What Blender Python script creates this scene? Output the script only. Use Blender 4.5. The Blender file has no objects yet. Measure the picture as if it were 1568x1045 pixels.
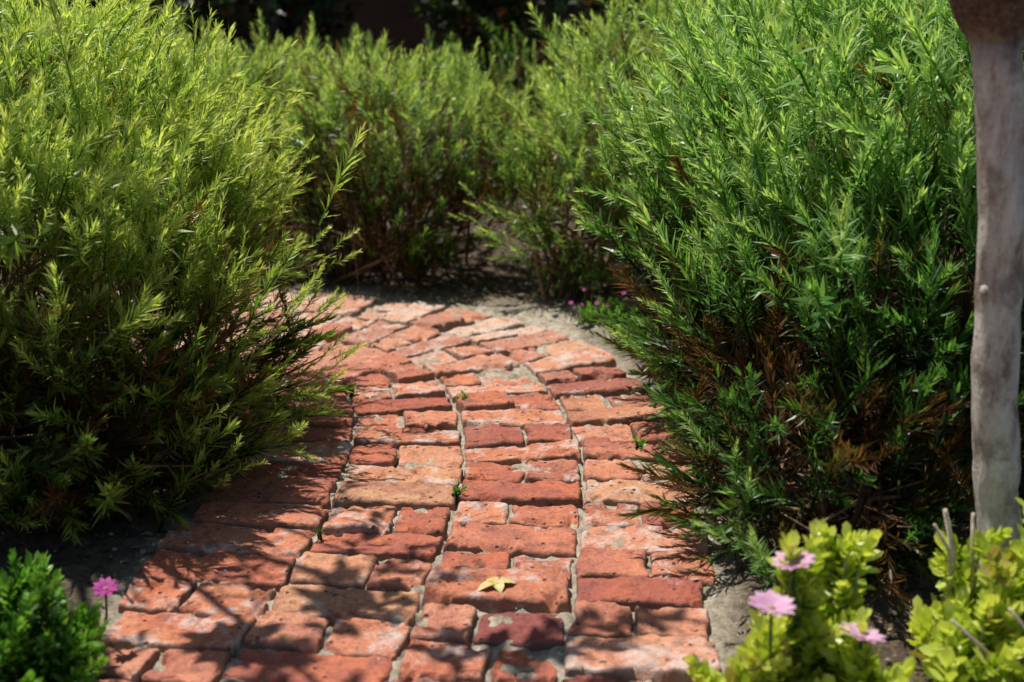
import bpy, math, random
import numpy as np
from mathutils import Vector, Quaternion, Euler
random.seed(7); rng=np.random.default_rng(7)
scene=bpy.context.scene
R=math.radians

# ---------------------------------------------------------------- helpers
def vnoise(p,seed=0):
    p=np.asarray(p,dtype=np.float64); i=np.floor(p).astype(np.int64); f=p-i; f=f*f*(3-2*f)
    def h(a,b,c):
        n=(a*73856093)^(b*19349663)^(c*83492791)^(seed*2654435+1013)
        n=(n^(n>>13))*1274126177; n=n&0x7fffffff; n=((n^(n>>15))*668265263)&0x7fffffff
        return (n%100003)/100003.0
    x,y,z=i[...,0],i[...,1],i[...,2]; r=0
    for dx in (0,1):
        for dy in (0,1):
            for dz in (0,1):
                w=(f[...,0] if dx else 1-f[...,0])*(f[...,1] if dy else 1-f[...,1])*(f[...,2] if dz else 1-f[...,2])
                r=r+w*h(x+dx,y+dy,z+dz)
    return r*2-1
def fbm(p,seed=0,o=3):
    p=np.asarray(p,dtype=np.float64); a=1;s=0
    for k in range(o):
        s=s+a*vnoise(p*(2.03**k)+k*7.7,seed+k); a*=.5
    return s
def new_mesh(name,verts,faces,mat=None,smooth=False,attrs=None,link=True,parent=None):
    me=bpy.data.meshes.new(name); me.from_pydata([tuple(v) for v in verts],[],faces); me.update()
    if attrs:
        for k,v in attrs.items():
            a=me.attributes.new(k,'FLOAT','POINT'); a.data.foreach_set('value',np.asarray(v,dtype=np.float32))
    if mat: me.materials.append(mat)
    if smooth: me.polygons.foreach_set('use_smooth',[True]*len(me.polygons))
    ob=bpy.data.objects.new(name,me)
    if link: scene.collection.objects.link(ob)
    if parent: ob.parent=parent
    return ob
def empty(name,loc=(0,0,0)):
    e=bpy.data.objects.new(name,None); e.empty_display_size=.1; scene.collection.objects.link(e); return e

class G:
    def __init__(s): s.v=[];s.f=[];s.a=[];s.b=[]
    def add(s,v,f,a=0,b=0):
        o=len(s.v); s.v+= [tuple(x) for x in v]; s.f+=[tuple(i+o for i in q) for q in f]
        s.a+= list(a)[:len(v)] if hasattr(a,'__len__') else [a]*len(v); s.b+=[b]*len(v)
    def tube(s,pts,rad,n=5,a=0,b=0,nz=0,cap=True):
        pts=[Vector(p) for p in pts]; V=[];F=[]
        for i,p in enumerate(pts):
            t=(pts[min(i+1,len(pts)-1)]-pts[max(i-1,0)]).normalized()
            x=t.cross(Vector((.9,.35,.1))); 
            if x.length<.05: x=t.cross(Vector((0,1,0)))
            x.normalize(); y=t.cross(x)
            for k in range(n):
                an=2*math.pi*k/n; r=rad[i]
                if nz: r*=1+nz*float(fbm(np.array([math.cos(an)*1.3+p.x*9,math.sin(an)*1.3+p.y*9,p.z*16]),5))
                V.append(p+x*math.cos(an)*r+y*math.sin(an)*r)
        for i in range(len(pts)-1):
            for k in range(n):
                F.append((i*n+k,i*n+(k+1)%n,(i+1)*n+(k+1)%n,(i+1)*n+k))
        if cap: F.append(tuple(range((len(pts)-1)*n,len(pts)*n)))
        s.add(V,F,a,b)
    def leaf(s,base,d,nrm,L,w,a=0,b=0,bend=.25,shape=(.35,1,.8,0),fold=0.0):
        d=d.normalized(); side=d.cross(nrm); 
        if side.length<1e-3: side=d.cross(Vector((1,0,0)))
        side.normalize(); nn=side.cross(d)
        V=[];F=[]
        m=len(shape)
        for i in range(m):
            t=i/(m-1); c=base+d*(L*t)-nn*(bend*L*t*t)
            hw=w*.5*shape[i]
            if i==m-1: V.append(c)
            elif fold: V+= [c-side*hw+nn*fold*hw,c,c+side*hw+nn*fold*hw]
            else: V+=[c-side*hw,c+side*hw]
        k=3 if fold else 2
        for i in range(m-1):
            for j in range(k-1):
                if i<m-2: F.append((i*k+j,i*k+j+1,(i+1)*k+j+1,(i+1)*k+j))
                else: F.append((i*k+j,i*k+j+1,(m-1)*k))
        s.add(V,F,a,b)
    def obj(s,name,mat,smooth=False,link=True,parent=None):
        return new_mesh(name,s.v,s.f,mat,smooth,{'along':s.a,'lr':s.b},link,parent)

# ---------------------------------------------------------------- materials
def mat(name):
    m=bpy.data.materials.new(name); m.use_nodes=True; nt=m.node_tree; nt.nodes.clear()
    o=nt.nodes.new('ShaderNodeOutputMaterial'); return m,nt,o
def N(nt,t,**k):
    n=nt.nodes.new(t)
    for a,b in k.items(): setattr(n,a,b)
    return n
def attr(nt,name,typ='GEOMETRY'):
    n=N(nt,'ShaderNodeAttribute'); n.attribute_name=name; n.attribute_type=typ; return n.outputs['Fac']
def mixc(nt,f,a,b,bt='MIX'):
    n=N(nt,'ShaderNodeMix',data_type='RGBA',blend_type=bt)
    for s,v in ((n.inputs[0],f),(n.inputs[6],a),(n.inputs[7],b)):
        if isinstance(v,bpy.types.NodeSocket): nt.links.new(v,s)
        elif isinstance(v,(int,float)): s.default_value=v
        else: s.default_value=(*v,1)
    return n.outputs[2]
def math_(nt,op,a,b=0,c=None,clamp=False):
    n=N(nt,'ShaderNodeMath',operation=op); n.use_clamp=clamp
    for i,v in enumerate((a,b,c)):
        if v is None: continue
        if isinstance(v,bpy.types.NodeSocket): nt.links.new(v,n.inputs[i])
        else: n.inputs[i].default_value=v
    return n.outputs[0]
def ramp(nt,f,stops):
    n=N(nt,'ShaderNodeValToRGB'); nt.links.new(f,n.inputs[0]); e=n.color_ramp.elements
    while len(e)<len(stops): e.new(.5)
    for x,(p,c) in zip(e,stops):
        x.position=p; x.color=(*c,1) if hasattr(c,'__len__') else (c,c,c,1)
    return n.outputs[0]
def noise(nt,scale,detail=4,rough=.55,vec=None,out='Fac'):
    n=N(nt,'ShaderNodeTexNoise'); n.inputs['Scale'].default_value=scale; n.inputs['Detail'].default_value=detail; n.inputs['Roughness'].default_value=rough
    if vec is not None: nt.links.new(vec,n.inputs['Vector'])
    return n.outputs[out]
def pos(nt): return N(nt,'ShaderNodeNewGeometry').outputs['Position']

def leaf_mat(name,dark,mid,bright,dryc=(.13,.060,.026),trans=.45,gloss=.36,transmul=1.75):
    m,nt,o=mat(name)
    al=attr(nt,'along'); lr=attr(nt,'lr'); ti=attr(nt,'tint'); dr=attr(nt,'dry')
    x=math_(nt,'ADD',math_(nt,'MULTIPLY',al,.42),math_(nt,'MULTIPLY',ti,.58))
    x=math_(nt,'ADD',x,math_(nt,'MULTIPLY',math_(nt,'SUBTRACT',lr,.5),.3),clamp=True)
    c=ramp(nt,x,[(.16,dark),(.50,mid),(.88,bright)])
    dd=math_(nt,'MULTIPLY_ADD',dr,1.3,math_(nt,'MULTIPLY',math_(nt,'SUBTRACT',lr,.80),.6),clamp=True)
    c=mixc(nt,dd,c,dryc)
    p=N(nt,'ShaderNodeBsdfPrincipled'); nt.links.new(c,p.inputs['Base Color']); p.inputs['Roughness'].default_value=gloss
    p.inputs['Specular IOR Level'].default_value=.48
    t=N(nt,'ShaderNodeBsdfTranslucent')
    tc=mixc(nt,1.0,c,(transmul*1.05,transmul,transmul*.45),'MULTIPLY'); nt.links.new(tc,t.inputs['Color'])
    mx=N(nt,'ShaderNodeMixShader'); mx.inputs[0].default_value=trans
    nt.links.new(p.outputs[0],mx.inputs[1]); nt.links.new(t.outputs[0],mx.inputs[2]); nt.links.new(mx.outputs[0],o.inputs[0])
    return m
M_ros=leaf_mat('rosemary_leaf',(.013,.032,.009),(.17,.33,.065),(.50,.62,.24))
M_rosY=leaf_mat('rosemary_leaf_yellow',(.014,.032,.008),(.23,.385,.065),(.60,.69,.27))
M_rosB=leaf_mat('rosemary_leaf_cool',(.011,.032,.010),(.125,.315,.070),(.44,.61,.26))
M_broad=leaf_mat('broad_leaf',(.012,.025,.008),(.03,.07,.015),(.07,.14,.03),gloss=.35)
M_succY=leaf_mat('daisy_leaf',(.12,.19,.02),(.40,.52,.06),(.66,.72,.18),dryc=(.3,.2,.08),trans=.35)
M_succG=leaf_mat('fleshy_leaf',(.03,.09,.012),(.10,.30,.03),(.26,.50,.08),dryc=(.3,.2,.08),trans=.3)

def bark(name,c1,c2,c3,sc=30,bump=.6,zmix=None):
    m,nt,o=mat(name); tc=pos(nt); mp=N(nt,'ShaderNodeMapping'); mp.inputs['Scale'].default_value=(1,1,.3); nt.links.new(tc,mp.inputs[0])
    n1=noise(nt,sc,7,.7,mp.outputs[0]); n2=noise(nt,sc*.4,4,.6,tc); n3=noise(nt,sc*3,4,.7,tc)
    c=ramp(nt,n1,[(.32,c1),(.46,c2),(.62,c3)]); c=mixc(nt,ramp(nt,n2,[(.50,0.),(.62,.75)]),c,c1)
    c=mixc(nt,.6,c,ramp(nt,n3,[(.3,.3),(.65,.75)]),'SOFT_LIGHT')
    if zmix:
        sx=N(nt,'ShaderNodeSeparateXYZ'); nt.links.new(tc,sx.inputs[0])
        zz=math_(nt,'ADD',sx.outputs[2],math_(nt,'MULTIPLY',math_(nt,'SUBTRACT',n1,.5),.12))
        c=mixc(nt,ramp(nt,math_(nt,'SUBTRACT',zz,zmix),[(0,0.),(.06,.95)]),c,mixc(nt,ramp(nt,n3,[(.35,0.),(.65,1.)]),(.025,.012,.007),(.20,.105,.06)))
    p=N(nt,'ShaderNodeBsdfPrincipled'); p.inputs['Roughness'].default_value=.9; nt.links.new(c,p.inputs['Base Color'])
    b=N(nt,'ShaderNodeBump'); b.inputs['Strength'].default_value=bump; b.inputs['Distance'].default_value=.006; nt.links.new(math_(nt,'ADD',n1,math_(nt,'MULTIPLY',n3,.4)),b.inputs['Height']); nt.links.new(b.outputs[0],p.inputs['Normal'])
    nt.links.new(p.outputs[0],o.inputs[0]); return m
M_bark=bark('pale_bark',(.27,.20,.15),(.62,.54,.46),(.84,.79,.71),45,1,zmix=.735)
M_barkd=bark('dark_bark',(.06,.04,.03),(.12,.08,.06),(.2,.15,.11),30)
M_knob=bark('brown_bark',(.05,.028,.016),(.14,.085,.05),(.24,.16,.10),40,1)
M_stem=bark('rosemary_stem',(.06,.032,.018),(.17,.095,.055),(.30,.19,.12),60)
M_pale=bark('dead_twig',(.4,.3,.2),(.6,.5,.38),(.7,.62,.5),60)

# brick
M_brick,nt,o=mat('worn_brick')
P=pos(nt); bc=attr(nt,'bcol'); br=attr(nt,'brnd'); ed=attr(nt,'edge'); far=attr(nt,'far')
base=ramp(nt,bc,[(0,(.24,.068,.064)),(.20,(.40,.105,.070)),(.42,(.55,.160,.086)),(.62,(.65,.225,.125)),(.82,(.65,.27,.175)),(.95,(.65,.30,.155)),(1,(.60,.33,.19))])
cb=N(nt,'ShaderNodeCombineXYZ'); nt.links.new(math_(nt,'MULTIPLY',br,37),cb.inputs[2])
va=N(nt,'ShaderNodeVectorMath',operation='ADD'); nt.links.new(P,va.inputs[0]); nt.links.new(cb.outputs[0],va.inputs[1]); PV=va.outputs[0]
n1=noise(nt,14,5,.6,PV); n2=noise(nt,42,6,.72,PV); n3=noise(nt,170,4,.7,PV); n4=noise(nt,20,8,.75,PV); n5=noise(nt,26,6,.7,P)
c=mixc(nt,ramp(nt,n1,[(.38,0.),(.66,.75)]),base,mixc(nt,br,(.29,.085,.08),(.66,.28,.15)))
c=mixc(nt,ramp(nt,n2,[(.51,0.),(.67,.75)]),c,(.16,.058,.045))
lime=math_(nt,'ADD',math_(nt,'MULTIPLY',ed,.05),math_(nt,'ADD',n4,math_(nt,'MULTIPLY',br,.15)))
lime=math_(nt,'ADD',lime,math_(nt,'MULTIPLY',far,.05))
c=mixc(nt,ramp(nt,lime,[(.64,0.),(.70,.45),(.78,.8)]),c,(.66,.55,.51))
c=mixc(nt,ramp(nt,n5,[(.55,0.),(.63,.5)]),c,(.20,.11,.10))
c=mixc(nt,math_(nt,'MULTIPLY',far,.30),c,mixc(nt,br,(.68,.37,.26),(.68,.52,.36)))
c=mixc(nt,.6,c,ramp(nt,n3,[(.3,.32),(.62,.8)]),'SOFT_LIGHT')
vo=N(nt,'ShaderNodeTexVoronoi'); vo.inputs['Scale'].default_value=60; nt.links.new(PV,vo.inputs['Vector'])
pit=ramp(nt,vo.outputs['Distance'],[(.08,0.),(.24,1.)])
pitm=math_(nt,'MULTIPLY',math_(nt,'SUBTRACT',1,pit),ramp(nt,noise(nt,30,2,.5,PV),[(.49,0.),(.57,1.)]))
c=mixc(nt,math_(nt,'MULTIPLY',pitm,.75),c,(.07,.03,.025))
c=mixc(nt,ramp(nt,ed,[(.8,0.),(1,.6)]),c,(.19,.14,.105))
p=N(nt,'ShaderNodeBsdfPrincipled'); p.inputs['Roughness'].default_value=.8; p.inputs['Specular IOR Level'].default_value=.25; nt.links.new(c,p.inputs['Base Color'])
h=math_(nt,'ADD',math_(nt,'MULTIPLY',n2,1.2),math_(nt,'MULTIPLY',n3,.5)); h=math_(nt,'ADD',h,math_(nt,'MULTIPLY',n4,.8)); h=math_(nt,'SUBTRACT',h,math_(nt,'MULTIPLY',pitm,.9))
b=N(nt,'ShaderNodeBump'); b.inputs['Strength'].default_value=1; b.inputs['Distance'].default_value=.0055; nt.links.new(h,b.inputs['Height']); nt.links.new(b.outputs[0],p.inputs['Normal']); nt.links.new(p.outputs[0],o.inputs[0])

# soil
M_soil,nt,o=mat('garden_soil'); P=pos(nt)
n2=noise(nt,60,6,.75,P); n3=noise(nt,300,3,.7,P)
sand=attr(nt,'sand')
c=ramp(nt,n2,[(.3,(.030,.020,.013)),(.5,(.085,.058,.038)),(.7,(.19,.135,.09))])
c2=ramp(nt,n2,[(.3,(.15,.125,.09)),(.5,(.42,.36,.27)),(.7,(.66,.59,.49))])
c=mixc(nt,sand,c,c2); c=mixc(nt,.6,c,ramp(nt,n3,[(.3,.3),(.65,.75)]),'SOFT_LIGHT')
p=N(nt,'ShaderNodeBsdfPrincipled'); p.inputs['Roughness'].default_value=.95; nt.links.new(c,p.inputs['Base Color'])
b=N(nt,'ShaderNodeBump'); b.inputs['Strength'].default_value=1; b.inputs['Distance'].default_value=.006; nt.links.new(math_(nt,'ADD',n2,math_(nt,'MULTIPLY',n3,.4)),b.inputs['Height']); nt.links.new(b.outputs[0],p.inputs['Normal']); nt.links.new(p.outputs[0],o.inputs[0])

def simple(name,c1,c2,sc=40,rough=.7,trans=0):
    m,nt,o=mat(name); n=noise(nt,sc,4,.6,pos(nt)); c=ramp(nt,n,[(.35,c1),(.65,c2)])
    p=N(nt,'ShaderNodeBsdfPrincipled'); p.inputs['Roughness'].default_value=rough; nt.links.new(c,p.inputs['Base Color'])
    if trans:
        t=N(nt,'ShaderNodeBsdfTranslucent'); nt.links.new(c,t.inputs[0]); mx=N(nt,'ShaderNodeMixShader'); mx.inputs[0].default_value=trans
        nt.links.new(p.outputs[0],mx.inputs[1]); nt.links.new(t.outputs[0],mx.inputs[2]); nt.links.new(mx.outputs[0],o.inputs[0])
    else: nt.links.new(p.outputs[0],o.inputs[0])
    return m
M_pink=simple('pink_petal',(.78,.42,.66),(.88,.64,.80),60,.6,.4)
M_mag=simple('magenta_petal',(.45,.03,.30),(.6,.08,.42),60,.6,.35)
M_eye=simple('flower_eye',(.25,.1,.2),(.5,.35,.1),300)
M_litter=simple('dry_litter',(.10,.06,.03),(.40,.28,.15),25,.8)
M_pebble=simple('pebble',(.14,.11,.08),(.42,.37,.3),30,.9)
M_wall=simple('stucco_wall',(.07,.035,.025),(.12,.06,.04),3,.95)
M_dryleaf=simple('fallen_leaf',(.50,.38,.12),(.70,.60,.28),60,.6)

# ---------------------------------------------------------------- path curve
cp=np.array([(-.42,.2),(-.30,.8),(-.205,1.2),(-.147,1.53),(-.104,1.94),(-.088,2.23),(-.100,2.48),(-.155,2.72),(-.29,2.92),(-.50,3.03),(-.85,3.10),(-1.4,3.13),(-2.1,3.13)])
d=np.r_[0,np.cumsum(np.hypot(*np.diff(cp,axis=0).T))]
S=np.arange(0,d[-1],.01)
cx=np.interp(S,d,cp[:,0]); cy=np.interp(S,d,cp[:,1])
k=np.exp(-np.linspace(-2,2,21)**2); k/=k.sum()
cx=np.convolve(np.pad(cx,10,'reflect',reflect_type='odd'),k,'valid'); cy=np.convolve(np.pad(cy,10,'reflect',reflect_type='odd'),k,'valid')
S=np.r_[0,np.cumsum(np.hypot(np.diff(cx),np.diff(cy)))]
tx=np.gradient(cx,S); ty=np.gradient(cy,S); L_=np.hypot(tx,ty); tx/=L_; ty/=L_
def pmap(s,off):
    x=np.interp(s,S,cx); y=np.interp(s,S,cy); a=np.interp(s,S,tx); b=np.interp(s,S,ty); l=np.hypot(a,b)
    return x+off*b/l, y-off*a/l
# ---------------------------------------------------------------- ground sheet
def axis(a,b,step,outer):
    mid=np.arange(a,b,step); lo=[];x=a;s=step
    while x>-outer: s*=1.25; x-=s; lo.append(x)
    hi=[];x=mid[-1];s=step
    while x<outer: s*=1.25; x+=s; hi.append(x)
    return np.array(lo[::-1]+list(mid)+hi)
gx=axis(-1.2,1.2,.009,90); gy=axis(1.1,4.0,.009,90)
X,Y=np.meshgrid(gx,gy); 
pd=np.full(X.shape,9.)
for i in range(0,len(S),8):
    pd=np.minimum(pd,np.hypot(X-cx[i],Y-cy[i]))
inside=np.clip((.47-pd)/.06,0,1)
near=np.clip(1-(np.hypot(X,Y-2.5)-6)/10,0,1)
P3=np.stack([X,Y,X*0],-1)
Z=-.0105+.02*(1-inside)*near*fbm(P3*4,3)*.6+.006*near*fbm(P3*28,9)+.005*near*fbm(P3*80,19)-.002
Z+= (1-inside)*.008
sand=np.clip(inside*.8+np.exp(-(((X-.10)/.26)**2+((Y-3.2)/.2)**2))*.9+np.clip((.56-pd)/.15,0,1)*.15,0,1)
nx,ny=len(gx),len(gy)
vs=np.stack([X.ravel(),Y.ravel(),Z.ravel()],1)
idx=np.arange(nx*ny).reshape(ny,nx)
fs=np.stack([idx[:-1,:-1].ravel(),idx[:-1,1:].ravel(),idx[1:,1:].ravel(),idx[1:,:-1].ravel()],1)
def np_mesh(name,vs,fs,m,attrs={},smooth=True):
    me=bpy.data.meshes.new(name); me.vertices.add(len(vs)); me.vertices.foreach_set('co',vs.astype(np.float32).ravel())
    me.loops.add(fs.size); me.loops.foreach_set('vertex_index',fs.astype(np.int32).ravel())
    me.polygons.add(len(fs)); me.polygons.foreach_set('loop_start',np.arange(0,fs.size,4,dtype=np.int32)); 
    me.update(calc_edges=True); me.validate()
    for k_,v in attrs.items():
        a=me.attributes.new(k_,'FLOAT','POINT'); a.data.foreach_set('value',np.asarray(v,dtype=np.float32).ravel())
    me.polygons.foreach_set('use_smooth',[smooth]*len(me.polygons)); me.materials.append(m)
    ob=bpy.data.objects.new(name,me); scene.collection.objects.link(ob); return ob
np_mesh('ground',vs,fs,M_soil,{'sand':sand})

# ---------------------------------------------------------------- bricks
NU,NV=48,28
VS=[];FS=[];A={'bcol':[],'brnd':[],'edge':[],'far':[]}; vo_=0
tu=np.sin(np.linspace(-1,1,NU)*math.pi/2)*.6+np.linspace(-1,1,NU)*.4; tv=np.sin(np.linspace(-1,1,NV)*math.pi/2)*.7+np.linspace(-1,1,NV)*.3
U=np.r_[tu[0],tu,tu[-1]]; V=np.r_[tv[0],tv,tv[-1]]
gU,gV=np.meshgrid(U,V); ring=np.ones(gU.shape,bool); ring[1:-1,1:-1]=False
bi=np.arange(gU.size).reshape(gU.shape); bf=np.stack([bi[:-1,:-1].ravel(),bi[:-1,1:].ravel(),bi[1:,1:].ravel(),bi[1:,:-1].ravel()],1)
def brick(s0,s1,o0,o1,seed):
    global vo_
    a=(o1-o0)/2; b=(s1-s0)/2; r=random.uniform(.004,.009); 
    x=gU*a; y=gV*b
    dx=np.maximum(0,r-(a-np.abs(x))); dy=np.maximum(0,r-(b-np.abs(y))); q=np.hypot(dx,dy)/r
    z=-r*(1-np.sqrt(np.clip(1-q*q,0,1)))*.8-np.clip(q-1,0,1)*.03
    e=np.clip(1-np.minimum(a-np.abs(x),b-np.abs(y))/.018,0,1)
    p3=np.stack([x,y,np.full(x.shape,seed*3.17)],-1)
    wx=fbm(p3*24,11,4)*.0048; wy=fbm(p3*24,31,4)*.0052
    z=z+.0034*fbm(p3*16,4)+.0020*fbm(p3*70,6)
    chip=np.clip(fbm(p3*26,44,4)-.38,0,1)*(.2+1.3*e); z-=np.minimum(chip*.032,.016)
    z+=random.uniform(-.004,.002)*(1-(gU**2))*(1-gV**2)
    z+=random.gauss(0,.004)+x*random.gauss(0,.03)+y*random.gauss(0,.045)
    z=np.where(ring,z-.035,z)
    ro=random.gauss(0,.024)
    xr=x+wx-y*ro; yr=y+wy+x*ro
    wxx,wyy=pmap((s0+s1)/2+yr,(o0+o1)/2+xr)
    VS.append(np.stack([wxx.ravel(),wyy.ravel(),z.ravel()],1)); FS.append(bf+vo_); vo_+=gU.size
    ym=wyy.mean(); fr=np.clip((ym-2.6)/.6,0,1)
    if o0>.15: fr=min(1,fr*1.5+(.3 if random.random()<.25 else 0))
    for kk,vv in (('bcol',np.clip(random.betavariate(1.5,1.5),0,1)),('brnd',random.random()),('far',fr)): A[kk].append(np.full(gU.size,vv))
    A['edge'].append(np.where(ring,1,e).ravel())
bounds=[-.425,-.212,.0,.212,.42]; sd=0
for c_ in range(4):
    s=.05+random.uniform(0,.1); kind=c_%2
    while s<S[-1]-.2:
        turn=np.interp(s+.05,S,np.gradient(np.unwrap(np.arctan2(ty,tx)),S))
        mid=(bounds[c_]+bounds[c_+1])/2
        st=1/max(.35,1+mid*max(0,turn))
        dep=(random.uniform(.080,.097) if kind else random.uniform(.086,.110))*st
        g=lambda: random.uniform(.0018,.0062)
        wob=lambda q:.011*float(vnoise([s*3,q*9.1,0]))
        o0=bounds[c_]+wob(c_)+g(); o1=bounds[c_+1]+wob(c_+1)-g()
        if c_==0: o0-=random.uniform(-.01,.02)
        if c_==3: o1+=random.uniform(-.02,.015)
        if kind or random.random()<.1:
            brick(s+g(),s+dep-g()*.5,o0,o1,sd); sd+=1
        else:
            m_=(o0+o1)/2+random.uniform(-.018,.018); gg=g()
            brick(s+g(),s+dep-g()*.5+random.uniform(-.008,0),o0,m_-gg,sd); brick(s+g(),s+dep-g()*.5+random.uniform(-.008,0),m_+gg*.4,o1,sd+1); sd+=2
        s+=dep; kind=1-kind if random.random()<.84 else kind
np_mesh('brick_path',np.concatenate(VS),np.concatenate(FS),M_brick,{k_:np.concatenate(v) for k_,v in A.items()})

# ---------------------------------------------------------------- instance sources
def coll(name,objs):
    c=bpy.data.collections.new(name)
    for o_ in objs: c.objects.link(o_)
    return c
def sprig(seed,m,L=.11,nodes=18,LL=.026,w=.0034,sparse=1):
    r=random.Random(seed); g=G(); bx,by=r.uniform(-.25,.25),r.uniform(-.25,.25)
    pt=lambda t: Vector((bx*L*t*t,by*L*t*t,L*t))
    g.tube([pt(0),pt(.5),pt(.97)],[.0017,.0013,.0006],3,.05,.2,cap=False)
    for i in range(nodes):
        t=.08+.92*(i/(nodes-1))**.85
        for k in range(3 if t>.3 else 2):
            if r.random()>sparse: continue
            an=i*2.4+k*2.09+r.uniform(-.5,.5); tilt=R(60-42*t+r.uniform(-18,18))
            rad=Vector((math.cos(an),math.sin(an),0)); d_=rad*math.sin(tilt)+Vector((0,0,1))*math.cos(tilt)
            nrm=Vector((0,0,1))-rad*.3
            l=LL*(.65+.55*math.sin(math.pi*min(1,t*.8+.15)))*r.uniform(.7,1.2)
            g.leaf(pt(t),d_,nrm,l,w*r.uniform(.8,1.2),[min(1,t*.8+.2*j/4) for j in range(5)],r.random(),bend=r.uniform(-.25,.35),shape=(.6,1,0))
    return g.obj('rosemary_sprig',m,link=False)
def sprigset(name,m,wm=1.):
    return coll(name,[sprig(s_,m,w=.0034*wm) for s_ in range(4)]+[sprig(11,m,.15,24,.028,.0032*wm),sprig(12,m,.08,14,.025,.0036*wm),sprig(13,m,.13,15,.023,.003*wm,.6)])
C_ros=sprigset('sprigs_green',M_ros); C_rosY=sprigset('sprigs_yellow',M_rosY,.95); C_rosB=sprigset('sprigs_cool',M_rosB,1.0)
def twig(seed,m):
    r=random.Random(seed); g=G(); L=.2
    g.tube([(0,0,0),(.01,0,.1),(0,.01,.2)],[.003,.002,.001],4,.1,.1)
    for i in range(16):
        t=.1+.9*i/15; an=i*2.4; ti=R(70-35*t); rad=Vector((math.cos(an),math.sin(an),0))
        g.leaf(Vector((0,0,L*t)),rad*math.sin(ti)+Vector((0,0,math.cos(ti))),Vector((r.uniform(-.3,.3),r.uniform(-.3,.3),1)),r.uniform(.045,.07),r.uniform(.02,.03),t,r.random(),bend=.3,shape=(.15,.8,1,.75,0),fold=.25)
    return g.obj('leafy_twig',m,link=False)
C_broad=coll('twigs_broad',[twig(i,M_broad) for i in range(4)])
def rosette(seed,m,LL=.026,w=.010,n=13):
    r=random.Random(seed); g=G(); H=.035
    g.tube([(0,0,-.03),(0,0,.01),(0,0,H)],[.0022,.002,.001],5,.1,.1)
    for i in range(n):
        t=i/(n-1); an=i*2.4+r.uniform(-.2,.2); ti=R(85-65*t+r.uniform(-10,10)); rad=Vector((math.cos(an),math.sin(an),0))
        g.leaf(Vector((0,0,-.012+(H+.005)*t)),rad*math.sin(ti)+Vector((0,0,math.cos(ti))),Vector((0,0,1))-rad*.2,LL*r.uniform(.8,1.15)*(1-.3*t),w*r.uniform(.85,1.15),.3+.7*t,r.random(),bend=-.15,shape=(.35,.6,1,.95,0),fold=.35)
    return g.obj('leaf_rosette',m,smooth=True,link=False)
C_succY=coll('rosettes_yellow',[rosette(i,M_succY,.028,.0125,13) for i in range(4)])
C_succG=coll('rosettes_green',[rosette(i+9,M_succG,.028,.008,18) for i in range(4)])
def lit(seed):
    r=random.Random(seed); g=G()
    g.leaf(Vector((0,0,0)),Vector((1,0,.1)),Vector((0,.2,1)),.022,.006 if seed%2 else .003,.5,r.random(),bend=r.uniform(-.3,.5),shape=(.3,1,.8,0),fold=.3)
    return g.obj('litter_bit',M_litter,link=False)
def peb(seed):
    import bmesh
    bm=bmesh.new(); bmesh.ops.create_icosphere(bm,subdivisions=2,radius=.005)
    for v in bm.verts: v.co*=1+.35*float(vnoise(np.array(v.co)*220+seed*5)); v.co.z*=.65
    me=bpy.data.meshes.new('pebble'); bm.to_mesh(me); bm.free(); me.materials.append(M_pebble); return bpy.data.objects.new('pebble',me)
C_lit=coll('litter',[lit(i) for i in range(4)]+[peb(i) for i in range(3)])

def instancer(name,col,pts,eul,sc,idx,tint,dry,parent=None):
    me=bpy.data.meshes.new(name); me.from_pydata([tuple(p_) for p_ in pts],[],[])
    a=me.attributes.new('rot','FLOAT_VECTOR','POINT'); a.data.foreach_set('vector',np.asarray(eul,dtype=np.float32).ravel())
    for k_,v in (('sc',sc),('tint',tint),('dry',dry)):
        a=me.attributes.new(k_,'FLOAT','POINT'); a.data.foreach_set('value',np.asarray(v,dtype=np.float32))
    a=me.attributes.new('idx','INT','POINT'); a.data.foreach_set('value',np.asarray(idx,dtype=np.int32))
    ob=bpy.data.objects.new(name,me); scene.collection.objects.link(ob)
    if parent: ob.parent=parent
    ng=bpy.data.node_groups.new(name+'_scatter','GeometryNodeTree')
    ng.interface.new_socket(name='Geometry',in_out='INPUT',socket_type='NodeSocketGeometry'); ng.interface.new_socket(name='Geometry',in_out='OUTPUT',socket_type='NodeSocketGeometry')
    n=ng.nodes; gi=n.new('NodeGroupInput'); go=n.new('NodeGroupOutput'); ip=n.new('GeometryNodeInstanceOnPoints'); ci=n.new('GeometryNodeCollectionInfo'); ri=n.new('GeometryNodeRealizeInstances')
    ci.inputs['Collection'].default_value=col; ci.inputs['Separate Children'].default_value=True; ci.inputs['Reset Children'].default_value=True
    def na(nm,dt): q=n.new('GeometryNodeInputNamedAttribute'); q.data_type=dt; q.inputs['Name'].default_value=nm; return q.outputs[0]
    er=n.new('FunctionNodeEulerToRotation'); l=ng.links
    l.new(na('rot','FLOAT_VECTOR'),er.inputs[0]); l.new(er.outputs[0],ip.inputs['Rotation']); l.new(na('sc','FLOAT'),ip.inputs['Scale']); l.new(na('idx','INT'),ip.inputs['Instance Index'])
    l.new(gi.outputs[0],ip.inputs['Points']); l.new(ci.outputs[0],ip.inputs['Instance']); ip.inputs['Pick Instance'].default_value=True; l.new(ip.outputs[0],ri.inputs[0]); l.new(ri.outputs[0],go.inputs[0])
    md=ob.modifiers.new('scatter','NODES'); md.node_group=ng
    return ob
def eul(d_,spin=None):
    q=Vector(d_).to_track_quat('Z','Y')@Quaternion((0,0,1),random.uniform(0,6.283) if spin is None else spin); e=q.to_euler(); return (e.x,e.y,e.z)

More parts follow.
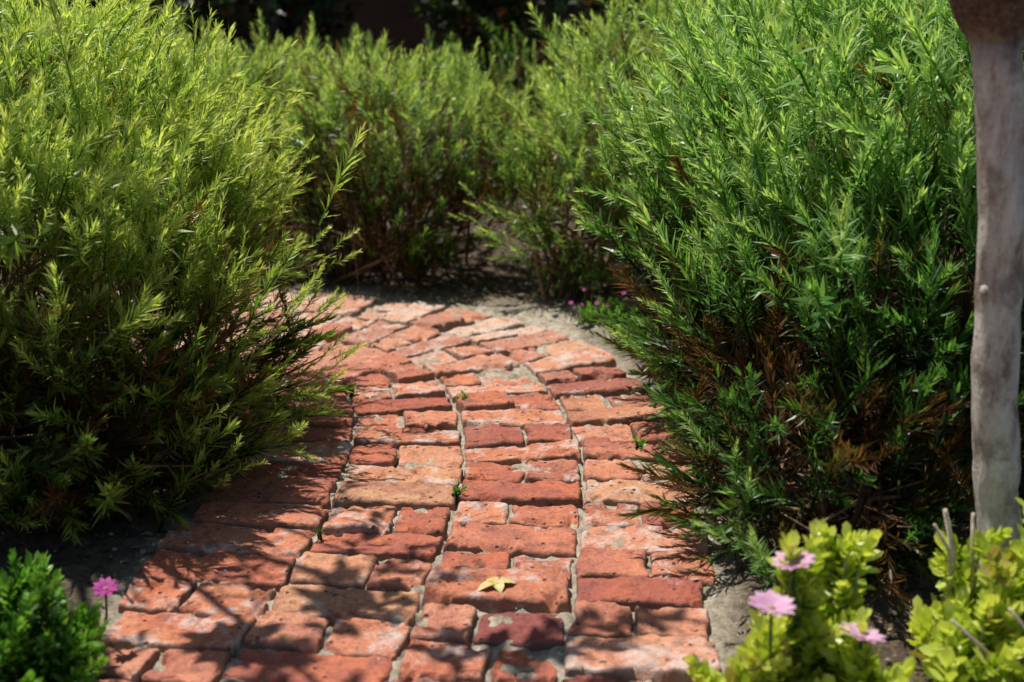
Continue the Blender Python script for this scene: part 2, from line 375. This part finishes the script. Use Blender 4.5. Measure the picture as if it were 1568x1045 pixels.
def bush(name,lobes,col,dens=850,tb=.5,dryb=.0,scl=1.,shoots=(),nsrc=7,stems=60,upw=.95,seed=1,sm=M_stem,gap=.0,dk=1.,lowt=.66):
    rs=np.random.default_rng(seed); root=empty(name)
    pts=[];es=[];sc=[];ix=[];ti=[];dr=[]
    zt=max(l[2]+l[5] for l in lobes)
    for li,(x0,y0,z0,rx,ry,rz) in enumerate(lobes):
        area=4*math.pi*(((rx*ry)**1.6+(rx*rz)**1.6+(ry*rz)**1.6)/3)**(1/1.6); n_=int(area*dens)
        dv=rs.normal(size=(n_,3)); dv/=np.linalg.norm(dv,axis=1)[:,None]
        keep=(dv[:,1]<.35)|(rs.random(n_)<.45); dv=dv[keep]; n_=len(dv)
        lump=1+.15*fbm(dv*2.8+li*5,seed,3)+.09*vnoise(dv*9,seed+3)
        f=np.where(rs.random(n_)<.74,rs.uniform(.84,1.03,n_),rs.uniform(.5,.86,n_))
        big=rs.random(n_)<.05; f=np.where(big,rs.uniform(1.0,1.12,n_),f)
        p_=np.array([x0,y0,z0])+dv*np.array([rx,ry,rz])*(f*lump)[:,None]
        hole=vnoise(p_*11,seed+50)+.5*vnoise(p_*23,seed+51)
        for j in range(n_):
            x,y,z=p_[j]
            if z<.03: continue
            if any(lj!=li and ((x-a)/d1)**2+((y-b_)/d2)**2+((z-c)/d3)**2<.45 for lj,(a,b_,c,d1,d2,d3) in enumerate(lobes)): continue
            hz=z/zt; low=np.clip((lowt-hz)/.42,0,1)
            if f[j]>.8 and hole[j]<-.40+.36*low+gap: continue
            d_=np.array([dv[j,0],dv[j,1],dv[j,2]*.5])*.7+np.array([0,0,upw if hz>.3 else upw*.5])+rs.normal(size=3)*.36
            d_/=np.linalg.norm(d_); s_=scl*rs.uniform(.6,1.2)*(1.35 if big[j] else 1)
            pts.append((x-d_[0]*.06*s_,y-d_[1]*.06*s_,z-d_[2]*.06*s_)); es.append(eul(d_)); sc.append(s_)
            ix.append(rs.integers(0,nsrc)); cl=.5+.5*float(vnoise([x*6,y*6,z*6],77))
            ti.append(np.clip(tb+.6*(cl-.5)+.22-.78*dk*low+rs.normal()*.14,0,1))  # bush shade painted into leaf colour: sprigs low down get a darker tint
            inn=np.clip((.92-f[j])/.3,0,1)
            pr=dryb+.55*dk*low*(.45+inn)+.45*inn  # dry leaves inside and low down; the low share also deepens the painted shade
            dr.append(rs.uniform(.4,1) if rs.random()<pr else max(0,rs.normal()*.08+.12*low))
    for (sp,sdv,n_,ln) in shoots:
        sp=Vector(sp); sdv=Vector(sdv).normalized()
        for q in range(n_):
            t=q/max(1,n_-1); pp=sp+sdv*(ln*t)+Vector((0,0,-.02*math.sin(t*3)))+Vector(rs.normal(size=3)*.008); d_=(sdv+Vector((0,0,.4*t))+Vector(rs.normal(size=3)*.3)).normalized()
            pts.append(tuple(pp)); es.append(eul(d_)); sc.append(scl*rs.uniform(.55,.85)*(1-.2*t)); ix.append(rs.integers(0,nsrc)); ti.append(np.clip(tb-.05+.2*t,0,1)); dr.append(0)
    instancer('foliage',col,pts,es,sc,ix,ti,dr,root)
    g=G()
    for li,(x0,y0,z0,rx,ry,rz) in enumerate(lobes):
        for q in range(stems if li==0 else stems//2):
            dv=Vector(rs.normal(size=3)).normalized(); dv.z=abs(dv.z)*.9-.25 if q%3 else -.3*abs(dv.z); f=rs.uniform(.7,.97)
            e_=Vector((x0+dv.x*rx*f,y0+dv.y*ry*f,max(.06,z0+dv.z*rz*f))); b0=Vector((x0+rs.normal()*rx*.22,y0+rs.normal()*ry*.22,-.02))
            m1=b0.lerp(e_,.35)+Vector((rs.normal()*.03,rs.normal()*.03,.05+rs.random()*.05)); m2=b0.lerp(e_,.7)+Vector((rs.normal()*.03,rs.normal()*.03,.04))
            r0=rs.uniform(.003,.007); g.tube([b0,m1,m2,e_],[r0,r0*.75,r0*.5,r0*.25],5,.3,.3)
    for (sp,sdv,n_,ln) in shoots:
        sp=Vector(sp); sdv=Vector(sdv).normalized(); g.tube([sp-sdv*.18,sp,sp+sdv*ln],[.003,.0025,.0012],5,.3,.3)
    g.obj('stems',sm,True,parent=root)
    return root

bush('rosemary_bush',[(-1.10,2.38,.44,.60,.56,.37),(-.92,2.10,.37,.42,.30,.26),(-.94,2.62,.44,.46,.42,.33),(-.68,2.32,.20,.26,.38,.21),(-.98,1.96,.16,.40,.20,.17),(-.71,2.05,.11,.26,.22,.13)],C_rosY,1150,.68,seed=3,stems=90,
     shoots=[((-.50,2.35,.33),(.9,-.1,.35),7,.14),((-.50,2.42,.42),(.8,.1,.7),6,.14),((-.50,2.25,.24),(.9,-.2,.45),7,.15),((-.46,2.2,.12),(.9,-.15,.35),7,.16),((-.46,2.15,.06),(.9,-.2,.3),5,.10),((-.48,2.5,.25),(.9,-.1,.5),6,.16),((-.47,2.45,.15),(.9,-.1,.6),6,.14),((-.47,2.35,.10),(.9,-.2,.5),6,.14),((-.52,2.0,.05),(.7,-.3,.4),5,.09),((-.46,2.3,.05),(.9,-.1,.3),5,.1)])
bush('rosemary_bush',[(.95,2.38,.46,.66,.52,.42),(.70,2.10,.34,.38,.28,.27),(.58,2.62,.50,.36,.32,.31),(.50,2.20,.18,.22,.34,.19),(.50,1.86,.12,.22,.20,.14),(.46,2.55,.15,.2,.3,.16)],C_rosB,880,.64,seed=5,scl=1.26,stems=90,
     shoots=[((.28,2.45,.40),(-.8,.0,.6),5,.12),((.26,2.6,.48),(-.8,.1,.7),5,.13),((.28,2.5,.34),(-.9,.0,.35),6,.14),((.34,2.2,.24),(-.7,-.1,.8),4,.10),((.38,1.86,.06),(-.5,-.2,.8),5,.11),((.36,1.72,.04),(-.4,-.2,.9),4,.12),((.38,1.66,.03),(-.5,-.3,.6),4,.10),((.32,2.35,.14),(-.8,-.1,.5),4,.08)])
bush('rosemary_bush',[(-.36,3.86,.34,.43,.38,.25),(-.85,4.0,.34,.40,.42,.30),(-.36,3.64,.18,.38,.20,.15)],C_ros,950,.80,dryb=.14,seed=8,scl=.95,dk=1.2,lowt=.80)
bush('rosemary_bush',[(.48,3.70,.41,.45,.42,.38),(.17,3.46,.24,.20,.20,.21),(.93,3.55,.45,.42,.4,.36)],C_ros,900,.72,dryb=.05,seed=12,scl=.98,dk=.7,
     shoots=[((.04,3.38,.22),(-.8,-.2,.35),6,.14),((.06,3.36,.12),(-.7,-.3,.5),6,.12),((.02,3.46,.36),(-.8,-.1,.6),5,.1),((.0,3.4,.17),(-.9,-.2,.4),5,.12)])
bush('rosemary_bush',[(-1.7,3.95,.40,.6,.5,.40)],C_ros,400,.6,seed=15,stems=20)
bush('rosemary_bush',[(.15,5.0,.30,.55,.4,.30),(-.7,5.2,.26,.5,.4,.29)],C_ros,350,.35,seed=16,stems=20)
bush('rosemary_bush',[(1.7,4.3,.45,.6,.5,.46)],C_ros,300,.5,seed=17,stems=20)
bush('camellia_shrub',[(-1.6,6.3,.7,.8,.6,.75)],C_broad,160,.4,seed=21,stems=25,nsrc=4,scl=1.2)
bush('camellia_shrub',[(.35,6.6,.5,.7,.5,.5)],C_broad,160,.3,seed=22,stems=25,nsrc=4,scl=1.2)
bush('camellia_shrub',[(1.9,6.2,.7,.8,.6,.7)],C_broad,160,.5,seed=23,stems=25,nsrc=4,scl=1.2)

# ---------------------------------------------------------------- trees
def tree(name,base,top,r0,crown,cn,barkm,seed,head=True):
    root=empty(name); g=G(); rr=random.Random(seed); b=Vector(base); t=Vector(top); n=56
    pts=[];rad=[]
    for i in range(n):
        f=i/(n-1); p_=b.lerp(t,f)+Vector((.004*math.sin(f*9+1),.004*math.sin(f*5),0))
        r=r0*(1+.3*math.exp(-f*14)+.08*math.exp(-((f-.3)/.02)**2)+.08*math.exp(-((f-.62)/.02)**2)+.03*math.sin(f*19))
        pts.append(p_);rad.append(r)
    if head:
        for dz,m_ in ((.008,1.06),(.018,1.2),(.030,1.45),(.042,1.72),(.056,1.95),(.072,2.1),(.09,2.15),(.11,2.0),(.13,1.7),(.15,1.0)):
            pts.append(t+Vector((-.008*min(1,dz/.05),0,dz))); rad.append(r0*m_)
    g.tube(pts,rad,40,.5,.5,nz=.11); 
    for f,an in ((.3,-1.9),(.62,-2.6),(.45,-1.2)):
        p_=b.lerp(t,f); dv=Vector((math.cos(an),math.sin(an),.1)); g.tube([p_+dv*r0*.6,p_+dv*r0*.98,p_+dv*r0*1.04],[r0*.35,r0*.26,r0*.1],10,.5,.5,nz=.1)
    tr=g.obj('trunk',barkm,True,parent=root)
    g=G()
    for i in range(7):
        an=i*.9+rr.uniform(-.2,.2); tgt=Vector(crown[:3])+Vector((math.cos(an),math.sin(an),rr.uniform(-.2,.6)))*crown[3]*.7; st=t+Vector((0,0,.08 if head else -.02))
        m1=st.lerp(tgt,.5)+Vector((math.cos(an)*.05,math.sin(an)*.05,.03)); g.tube([st,m1,tgt],[r0*.75,r0*.45,r0*.2],8,.5,.5,nz=.1)
    g.obj('limbs',M_knob if head else barkm,True,parent=root)
    pts=[];es=[];sc=[];ix=[];ti=[];dr=[]
    cc=Vector(crown[:3]); cr=crown[3]
    for q in range(cn):
        dv=Vector((rr.gauss(0,1),rr.gauss(0,1),rr.gauss(0,.8))).normalized(); f=rr.uniform(.1,1)**.5
        lump=1+.25*float(vnoise(np.array(dv)*2.2+seed))
        p_=cc+dv*cr*f*lump
        if float(vnoise(np.array(p_)*5/ max(cr,.5),seed))<-.2: continue
        pts.append(tuple(p_)); es.append(eul((dv+Vector((0,0,.4))).normalized())); sc.append(rr.uniform(.8,1.3)); ix.append(rr.randrange(4)); ti.append(rr.uniform(.3,1)); dr.append(0)
    instancer('crown',C_broad,pts,es,sc,ix,ti,dr,root)
tree('pollarded_tree',(.672,1.62,-.02),(.588,1.62,.765),.0285,(.72,1.58,1.75,.36),260,M_bark,31)
tree('garden_tree',(1.10,5.3,-.02),(1.06,5.35,1.9),.035,(1.1,6.2,2.6,.8),450,M_barkd,33,False)
tree('garden_tree',(-1.05,5.9,-.02),(-1.1,6.0,1.9),.04,(-1.1,6.8,2.7,1.0),550,M_barkd,34,False)
tree('garden_tree',(-1.35,2.75,-.02),(-1.15,2.40,1.25),.016,(-.76,1.86,1.60,.44),56,M_barkd,36,False)

# wall
g=G()
def box(g,x0,x1,y0,y1,z0,z1):
    v=[(x,y,z) for z in (z0,z1) for x,y in ((x0,y0),(x1,y0),(x1,y1),(x0,y1))]
    g.add(v,[(3,2,1,0),(4,5,6,7),(0,1,5,4),(1,2,6,5),(2,3,7,6),(3,0,4,7)])
box(g,-9,9,8.0,8.25,-.05,2.0); box(g,-9.03,9.03,7.96,8.29,2.0,2.08)
for i in range(7): box(g,-8.6+i*2.8,-8.3+i*2.8,7.93,7.998,-.05,1.995)
g.obj('garden_wall',M_wall)

# ---------------------------------------------------------------- foreground plants
def flower(name,loc,r,m,tiltv,petals=14,stem_to=None,cup=.5,pw=.5):
    root=empty(name); g=G(); ax=Vector(tiltv).normalized(); q=ax.to_track_quat('Z','Y'); loc=Vector(loc)
    for i in range(petals):
        an=2*math.pi*i/petals; cu=cup+(.12 if i%2 else 0); dv=q@Vector((math.cos(an),math.sin(an),cu)); nr=q@Vector((-math.cos(an)*cu,-math.sin(an)*cu,1))
        g.leaf(loc,dv,nr,r*random.uniform(.95,1.1),r*pw,.5,random.random(),bend=.25,shape=(.35,.8,1,.95,.6,0),fold=.15)
    g.obj('petals',m,True,parent=root)
    g=G(); g.tube([loc,loc+ax*r*.12,loc+ax*r*.2],[r*.2,r*.2,r*.1],10); g.obj('eye',M_eye,True,parent=root)
    if stem_to is not None:
        s_=Vector(stem_to); g=G(); g.tube([s_,s_.lerp(loc,.5)+Vector((.006,0,0)),loc],[.0018,.0017,.0015],6,.5,.4); g.obj('stem',M_succG,True,parent=root)
    return root
def mound(name,col,spots,seed,scl=1.,tb=.6,stemm=M_succG):
    rr=random.Random(seed); root=empty(name); pts=[];es=[];sc=[];ix=[];ti=[];dr=[]; g=G()
    for (x,y,r,h,n_) in spots:
        for q in range(n_):
            an=rr.uniform(0,6.283); rd=math.sqrt(rr.random()); px=x+r*rd*math.cos(an); py=y+r*rd*math.sin(an)
            pz=h*math.sqrt(max(.05,1-rd*rd))*rr.uniform(.45,1.05)
            dv=Vector((math.cos(an)*rd*.8,math.sin(an)*rd*.8,.9))+Vector((rr.gauss(0,.3),rr.gauss(0,.3),0)); dv.normalize()
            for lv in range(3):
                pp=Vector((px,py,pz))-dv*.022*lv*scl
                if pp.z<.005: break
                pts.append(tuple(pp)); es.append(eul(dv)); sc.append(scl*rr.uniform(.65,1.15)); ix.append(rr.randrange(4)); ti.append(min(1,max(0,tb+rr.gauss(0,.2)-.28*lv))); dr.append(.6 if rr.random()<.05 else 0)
            b0=Vector((x+(px-x)*.5,y+(py-y)*.5,-.01)); g.tube([b0,b0.lerp(Vector((px,py,pz)),.6)+Vector((0,0,.01)),(px,py,pz)],[.0025,.002,.0015],5,.2,.3)
    instancer('foliage',col,pts,es,sc,ix,ti,dr,root); g.obj('stems',stemm,True,parent=root); return root
mound('african_daisy_plant',C_succY,[(.29,1.36,.06,.085,14),(.235,1.34,.035,.085,8),(.285,1.325,.02,.165,7),(.322,1.375,.022,.195,8),(.345,1.40,.03,.20,9),(.375,1.42,.035,.18,8),(.40,1.355,.03,.112,8),(.405,1.46,.028,.245,8),(.44,1.36,.07,.08,13),(.54,1.40,.07,.12,16),(.61,1.45,.08,.18,22),(.57,1.50,.03,.20,7),(.66,1.48,.05,.22,12),(.70,1.38,.09,.17,16),(.50,1.30,.08,.07,13),(.40,1.30,.06,.06,10)],41,1.12,.74,stemm=M_pale)
mound('fleshy_shrub',C_succG,[(-.64,1.44,.12,.155,110),(-.80,1.40,.14,.17,90)],42,.85,.6)
for loc,tv,b in (((.323,1.365,.204),(-.15,.05,1),(.325,1.375,.0)),((.287,1.31,.178),(.1,-.05,1),(.287,1.325,0)),((.40,1.345,.122),(.2,.1,1),(.40,1.36,0))):
    flower('pink_daisy',loc,.028,M_pink,tv,17,b,.62,.6)
flower('magenta_flower',(-.527,1.54,.087),.019,M_mag,(.1,-.3,1),10,(-.55,1.56,0))
for i in range(6):
    x=.20+random.gauss(0,.035); y=3.15+random.gauss(0,.04)
    flower('magenta_flower',(x,y,random.uniform(.03,.08)),.007,M_mag,(random.uniform(-.4,.4),-.7,1),8,(x,y+.01,0))
mound('groundcover_plant',C_succG,[(.24,3.18,.08,.04,34),(.30,3.05,.06,.04,20)],43,.5,1.0)
g=G()
for (a,b_,c,r) in (((.55,1.50,.0),(.55,1.49,.16),(.53,1.48,.225),.0045),((.57,1.5,.0),(.575,1.49,.15),(.565,1.48,.22),.004),((.55,1.49,.12),(.54,1.48,.17),(.515,1.47,.21),.003),((.60,1.40,.02),(.55,1.36,.10),(.50,1.34,.15),.003),((.62,1.38,.0),(.60,1.34,.12),(.56,1.33,.17),.003),((.66,1.40,.0),(.63,1.38,.17),(.64,1.38,.22),.0035),((.60,1.36,.10),(.62,1.33,.13),(.65,1.32,.14),.003)):
    g.tube([a,b_,c],[r,r*.85,r*.6],7,.5,.5,nz=.1)
g.obj('bare_twigs',M_pale,True)
mound('joint_weeds',C_succG,[(x,y,.010,.014,4) for x,y in ((-.335,2.6),(-.095,2.54),(-.095,2.05),(.235,2.28),(-.3,1.9))],44,.42,.7)
g=G(); 
for i,(an,l) in enumerate(((.3,.03),(2.2,.026),(3.6,.03),(5,.022))):
    g.leaf(Vector((-.022,1.70,.016)),Vector((math.cos(an),math.sin(an),.25)),Vector((0,0,1)),l,.018,.5,.5,bend=.5,shape=(.3,1,.8,0),fold=.3)
g.obj('fallen_leaf',M_dryleaf,True)
pts=[];es=[];sc=[];ix=[]
while len(pts)<5600:
    x=random.uniform(-1.4,1.4); y=random.uniform(1.2,4.6); pdv=float(np.min(np.hypot(cx-x,cy-y)))
    if pdv<.44 and random.random()<.93: continue
    if pdv>.7 and random.random()<.5: continue
    z=.002 if pdv<.45 else -.006
    pts.append((x,y,z)); es.append((random.gauss(0,.25),random.gauss(0,.25),random.uniform(0,6.28))); ix.append(random.randrange(7)); sc.append(random.uniform(.35,1.1)*(.6 if pdv<.45 else 1))
instancer('leaf_litter',C_lit,pts,es,sc,ix,[.5]*len(pts),[0]*len(pts))

# ---------------------------------------------------------------- light, sky, camera
sd_=Vector((-.27,.21,.93)).normalized(); el=math.asin(sd_.z)
w=bpy.data.worlds.new('World'); scene.world=w; w.use_nodes=True; nt=w.node_tree; bg=nt.nodes['Background']
sk=nt.nodes.new('ShaderNodeTexSky'); sk.sky_type='NISHITA'; sk.sun_disc=False; sk.sun_elevation=el; sk.sun_rotation=math.atan2(sd_.x,sd_.y)
nt.links.new(sk.outputs[0],bg.inputs[0]); bg.inputs[1].default_value=.075
sl=bpy.data.lights.new('sun','SUN'); sl.energy=5; sl.angle=R(.5); sl.color=(1,.95,.86); so=bpy.data.objects.new('sun',sl); so.rotation_euler=sd_.to_track_quat('Z','Y').to_euler(); scene.collection.objects.link(so)
cam=bpy.data.cameras.new('camera'); co=bpy.data.objects.new('camera',cam); scene.collection.objects.link(co); co.location=(0,0,.87); co.rotation_euler=(R(90-16.2),0,0)
cam.lens=46; cam.sensor_width=36; cam.clip_end=300; cam.clip_start=.02; cam.dof.use_dof=True; cam.dof.focus_distance=2.25; cam.dof.aperture_fstop=3.6
scene.camera=co
scene.view_settings.view_transform='Standard'; scene.view_settings.look='None'; scene.view_settings.exposure=0
